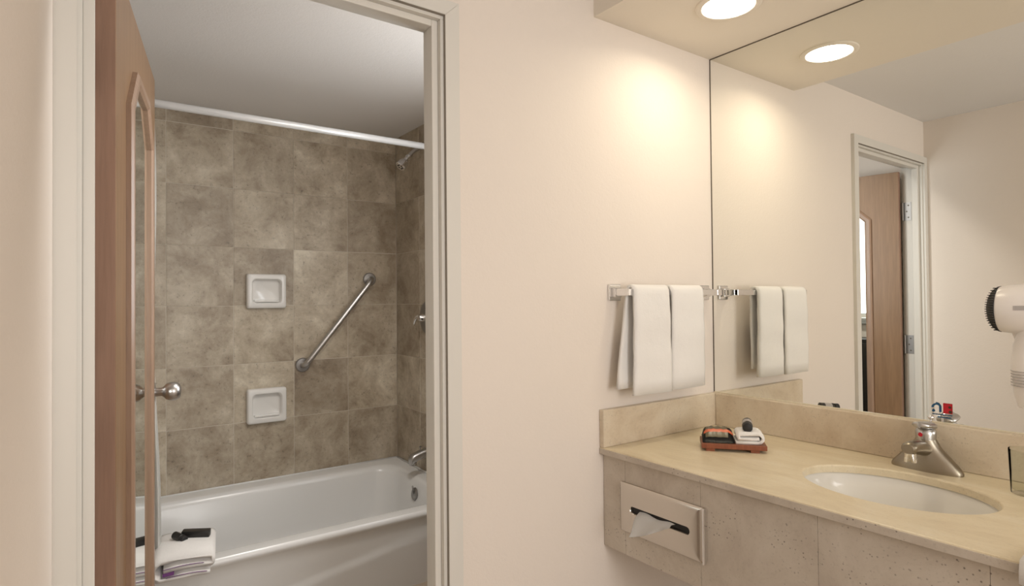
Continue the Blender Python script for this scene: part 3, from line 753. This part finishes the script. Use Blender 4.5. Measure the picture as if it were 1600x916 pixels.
# ------------------------------------------------------------------ towel rail and hand towels
ZR, YRL = 1.345, -.062
tl = thing('towel_rail', (-.278, 0, ZR), 'square chrome towel rail on the cream wall', 'towel rail')
for x in (-.500, -.056):
    pt_ = obj('post', box(B(), x-.011, x+.011, YRL-.011, -.006, ZR-.011, ZR+.011, .002), CHROME, tl)
    obj('wall_plate', box(B(), x-.026, x+.026, -.008, 0, ZR-.026, ZR+.026, .0025), CHROME, pt_)
    obj('collar', box(B(), x-.015, x+.015, -.022, -.008, ZR-.015, ZR+.015, .002), CHROME, pt_)
obj('bar', box(B(), -.489, -.067, YRL-.008, YRL+.008, ZR-.010, ZR+.010, .0015), CHROME, tl)
def hand_towel(x0, x1, zf, zb, label, back_dx, seed):
    t = thing('hand_towel', ((x0+x1)/2, YRL, ZR), label, 'towel', 'white hand towels on the towel rail')
    b = B(); rnd = random.Random(seed); ph = rnd.uniform(0, 6)
    path = [(YRL-.019, zf), (YRL-.020, zf+.04)]+[(YRL-.020+.0015*math.sin(k*1.3+ph), zf+.04+(ZR-.02-zf-.04)*k/10) for k in range(1, 10)]
    path += [(YRL-.0185, ZR-.008)]+arc(YRL, ZR+.001, .0175, 165, 15, 8)+[(YRL+.0185, ZR-.008)]
    path += [(YRL+.019+.0012*math.sin(k+ph), ZR-.02-(ZR-.02-zb)*k/10) for k in range(1, 11)]
    lp = ribbon(None, path, .0105, None); n = len(path); L = []
    for j in range(15):
        s = j/14; row = []
        for p in lp:
            back = max(0, min(1, (p.x-YRL+.005)/.02)); down = max(0, (ZR-p.y)/.33)
            flare = (s-.5)*.012*down
            x = x0+(x1-x0)*s+flare+back_dx*back*down
            rnde = 1-abs(2*s-1)**10
            y = YRL+(p.x-YRL)*(.82+.18*rnde)-(.0035*math.sin(s*5+ph+down*2)*down if back < .5 else 0)
            z = p.y+(.004*(1-s) if back < .5 and p.y < zf+.02 else 0)*0-.004*down*(s if back < .5 else 1-s)*0
            row.append((x, y, z))
        L.append(row)
    loft(b, L); obj('cloth', b, CLOTH, t, True)
hand_towel(-.492, -.334, 1.033, 1.052, 'left white hand towel hanging longer on the chrome rail', -.045, 3)
hand_towel(-.318, -.162, 1.036, 1.062, 'right white hand towel hanging beside the mirror corner', -.012, 5)

# ------------------------------------------------------------------ downlight
LX, LY = -.295, -.281
dl = thing('downlight', (LX, LY, ZS), 'round recessed downlight in the soffit, switched on', 'light')
b = B(); lathe(b, (LX, LY, ZS), (0, 0, -1), [(0, .094), (.004, .093), (.007, .088), (.006, .076), (.002, .074)], 56, False, False); obj('trim_ring', b, SOFF, dl, 'auto')
b = B(); lathe(b, (LX, LY, ZS-.0005), (0, 0, -1), [(0, .0755), (.003, .074), (.006, .060), (.0068, .001)], 56); obj('lens', b, LENS, dl, 'auto')

d2 = thing('downlight', (-.92, .34, ZCB), 'added round downlight in the bathroom ceiling, hidden beside the doorway', 'light')  # added fitting out of view, houses the bathroom fill light
b = B(); lathe(b, (-.92, .34, ZCB), (0, 0, -1), [(0, .094), (.004, .093), (.007, .088), (.006, .076), (.002, .074)], 40, False, False); obj('trim_ring', b, CEIL, d2, 'auto')
b = B(); lathe(b, (-.92, .34, ZCB-.0005), (0, 0, -1), [(0, .0755), (.003, .074), (.006, .060), (.0068, .001)], 40); obj('lens', b, LENS, d2, 'auto')

# ------------------------------------------------------------------ hair dryer hanging on the right wall
hx, hz = -.10, 1.292
hd_ = thing('hair_dryer', (hx, -.93, 1.1), 'white wall hair dryer with black intake grille at the right edge', 'hair dryer')
b = B(); lathe(b, (hx, -.858, hz), (0, -1, 0), [(0, .001), (.0005, .052), (.006, .054), (.03, .057), (.07, .0575), (.11, .054), (.14, .044), (.16, .034), (.19, .031), (.191, .001)], 44); obj('body', b, PLASTIC, hd_, 'auto')
b = B(); lathe(b, (hx, -.859, hz), (0, 1, 0), [(0, .0535), (.004, .0525), (.012, .046), (.019, .034), (.024, .018), (.0255, .001)], 44); gr = obj('intake_grille', b, BLACKM, hd_, 'auto')
for k in range(-9, 10):
    zz = k*.0054; rr_ = math.sqrt(max(0, .0545**2-zz*zz)); n = 10; b = B()
    pts = []
    for i in range(n+1):
        q = -1+2*i/n; xx = q*rr_; rad = min(1, math.sqrt(xx*xx+zz*zz)/.0545); pts.append((hx+xx, -.858+.0265*math.sqrt(max(0, 1-rad**2)), hz+zz))
    tube(b, pts, .0011, 6); obj('grille_rib', b, BLACK, gr)
b = B(); L = []
for q, wy, wx in ((0, .030, .026), (.03, .026, .024), (.07, .022, .021), (.12, .020, .019), (.17, .021, .019), (.20, .018, .016)):
    L.append([(hx+wx*math.cos(2*math.pi*k/24)+.25*q, -.905-.12*q+wy*math.sin(2*math.pi*k/24), hz-.045-q) for k in range(24)])
obj('handle', loft(b, L), PLASTIC, hd_, 'auto')
b = B(); L = []
for dzh, wy, wx, in ((.045, .026, .028), (.01, .036, .036), (-.04, .040, .040), (-.10, .036, .036), (-.13, .028, .03)):
    L.append([(-.105+wx*math.cos(2*math.pi*k/28)*1.0, -.917+wy*math.sin(2*math.pi*k/28), 1.20+dzh) for k in range(28)])
ho = obj('holder_cup', loft(b, L), PLASTIC, hd_, 'auto')
for k in range(6):
    b = B(); zz = 1.152-.0065*k; tube(b, [(-.105+.0402*math.cos(a), -.917+.0402*math.sin(a), zz) for a in [R(100+i*12) for i in range(11)]], .0011, 6); obj('vent_slot', b, GREYP, ho)
obj('wall_bracket', box(B(), -.03, .0055, -1.10, -1.03, 1.06, 1.26, .008), PLASTIC, hd_)
obj('bracket_arm', box(B(), -.110, -.02, -1.08, -.935, 1.12, 1.19, .008), PLASTIC, hd_)
for zz, y0, y1, hgt in ((hz+.006, -.895, -.925, .010),):
    b = B(); L = []
    for i in range(8):
        y = y0+(y1-y0)*i/7; rr_ = .0578; a0, a1 = R(172), R(182)
        L.append([(hx+rr_*math.cos(a0), y, hz+rr_*math.sin(a0)), (hx+rr_*math.cos(a1), y, hz+rr_*math.sin(a1))])
    loft(b, L, False, False, False); obj('printed_badge', b, GREYP, hd_)
